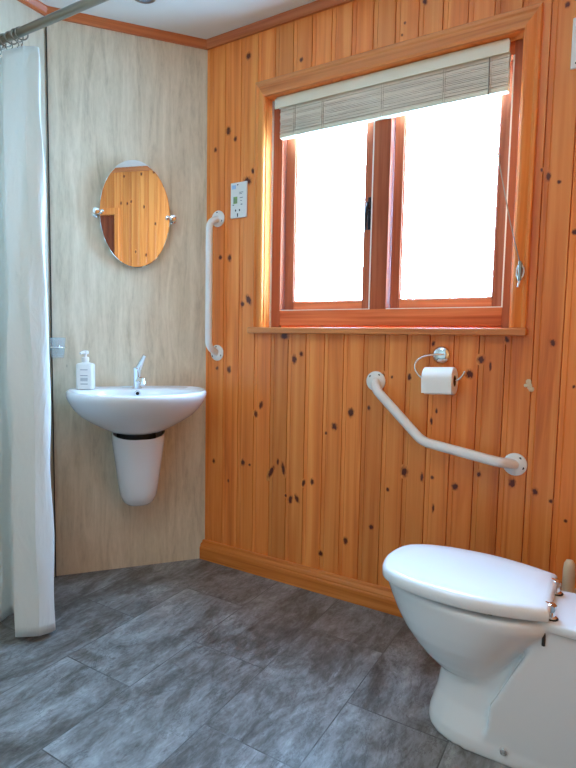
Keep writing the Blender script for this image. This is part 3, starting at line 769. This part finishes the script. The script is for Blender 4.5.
def spline(pts, n):
    P = [Vector(p) for p in pts]; out = []
    m = len(P) - 1
    for i in range(n):
        t = i / (n - 1) * m; k = min(int(t), m - 1); u = t - k
        p0 = P[max(k - 1, 0)]; p1 = P[k]; p2 = P[k + 1]; p3 = P[min(k + 2, m)]
        out.append(.5 * ((2 * p1) + (p2 - p0) * u + (2 * p0 - 5 * p1 + 4 * p2 - p3) * u * u + (3 * p1 - p0 - 3 * p2 + p3) * u ** 3))
    return out
bot = [(-.362, -.80), (-.325, -.885), (-.285, -.80), (-.245, -.89), (-.185, -.842), (-.205, -.785), (-.15, -.775), (-.10, -.80), (-.058, -.862), (-.050, -.866), (-.020, -.843), (.001, -.8265), (.006, -.8215), (.0165, -.79), (.012, -.768), (-.02, -.762)]
top = [(-.355, -.835), (-.325, -.865), (-.285, -.835), (-.245, -.865), (-.19, -.855), (-.17, -.838), (-.14, -.836), (-.10, -.842), (-.07, -.858), (-.05, -.860), (-.02, -.853), (.02, -.848), (.03, -.846), (.072, -.842), (.082, -.836), (.060, -.826)]
top = [((-.302 + (x + .089) * (.2 if x < -.089 else 1.124)), y + .13) for x, y in top]
NB, NV = 150, 60
B = spline([(x, y, 0) for x, y in bot], NB); T = spline([(x, y, 0) for x, y in top], NB)
cur = MB(); grid = []
ZB, ZT = .020, 1.962
rnd = random.Random(4)
for j in range(NV):
    v = j / (NV - 1); e = v ** 1.0
    # folds keep most of their depth until close under the rings
    w = .55 * v + .45 * v ** 4
    for i in range(NB):
        p = B[i].lerp(T[i], w)
        z = ZB + (ZT - ZB) * v
        u = i / (NB - 1)
        wob = .0035 * sin(9 * v * 2.3 + i * .17) * sin(pi * v) + .002 * sin(31 * v + i * .11)
        if u > .78: z -= (u - .78) / .22 * .030 * max(0, (v - .9) / .1)
        grid.append((p.x + wob * .3, p.y + wob, z))
cur.add(grid, [(j * NB + i, j * NB + i + 1, (j + 1) * NB + i + 1, (j + 1) * NB + i) for j in range(NV - 1) for i in range(NB - 1)])
co = cur.build('shower_curtain', M_fabric)
tag(co, 'white fabric shower curtain bunched at the left end of the rod', 'shower curtain')
so = co.modifiers.new('thick', 'SOLIDIFY'); so.thickness = .0012

# ------------------------------------------------------------------ ceiling lights
dl = thing('ceiling_light', 'small recessed chrome ceiling light above the basin', 'ceiling light', (.012, -.362, CEIL))
mb = MB(); mb.lathe([(.042, -.006), (.046, -.004), (.046, -.0005), (.03, -.0005)], (0, 0, 0), 'Z', 28); mb.build('ring', M_steel, dl)
mb = MB(); mb.lathe([(.030, -.0075), (.030, -.0045)], (0, 0, 0), 'Z', 28); mb.build('lens', M_grey, dl)
LX, LY = .75, -1.55
fl_ = thing('added_fill_lamp', 'added round white flush ceiling lamp for fill light, out of view', 'ceiling light', (LX, LY, CEIL))  # added unseen lamp, lifts the ambient light of the room
mb = MB(); mb.lathe([(.17, -.03), (.18, -.025), (.18, -.001), (.16, -.001)], (0, 0, 0), 'Z', 40); mb.build('fill_lamp_base', M_whiteplastic, fl_)
mb = MB(); mb.lathe([(.001, -.06), (.08, -.056), (.14, -.044), (.165, -.030)], (0, 0, 0), 'Z', 40); mb.build('fill_lamp_diffuser', M_fill_lamp, fl_)
la = bpy.data.lights.new('added_fill_lamp_light', 'AREA'); la.shape = 'DISK'; la.size = .34; la.energy = 4.6; la.color = (1.0, .96, .90)
lo = bpy.data.objects.new('added_fill_lamp_light', la); COL.objects.link(lo); lo.parent = fl_; lo.location = (0, 0, -.066)

# daylight through the window
w = bpy.data.worlds.new('World'); scene.world = w; w.use_nodes = True
bg = w.node_tree.nodes['Background']; bg.inputs[0].default_value = (.30, .60, 1.0, 1); bg.inputs[1].default_value = 124.0
pl = bpy.data.lights.new('window_portal', 'AREA'); pl.shape = 'RECTANGLE'; pl.size = .95; pl.size_y = .92
pl.cycles.is_portal = True
po_ = bpy.data.objects.new('window_portal', pl); COL.objects.link(po_); po_.location = (.797, .132, 1.51); po_.rotation_euler = (radians(-90), 0, 0)

# ------------------------------------------------------------------ camera
F = 534.4; yaw, pit, rol = .5406, .08107, .018165
fw = Vector((-sin(yaw) * cos(pit), cos(yaw) * cos(pit), -sin(pit)))
r0 = Vector((cos(yaw), sin(yaw), 0)); u0 = r0.cross(fw)
r = r0 * cos(rol) + u0 * sin(rol); u = u0 * cos(rol) - r0 * sin(rol)
cd = bpy.data.cameras.new('camera'); cd.sensor_fit = 'VERTICAL'; cd.sensor_height = 36; cd.lens = F / 768 * 36; cd.clip_start = .02
ca = bpy.data.objects.new('camera', cd); COL.objects.link(ca)
M = Matrix.Identity(4)
for i in range(3): M[i][0] = r[i]; M[i][1] = u[i]; M[i][2] = -fw[i]
M.translation = Vector((1.555, -1.85, 1.0)); ca.matrix_world = M
scene.camera = ca
scene.view_settings.view_transform = 'Standard'; scene.view_settings.look = 'None'
scene.view_settings.exposure = 0.0; scene.view_settings.gamma = 1; scene.view_settings.use_curve_mapping = False
scene.cycles.use_denoising = True
scene.cycles.max_bounces = 12; scene.cycles.diffuse_bounces = 6; scene.cycles.transparent_max_bounces = 12
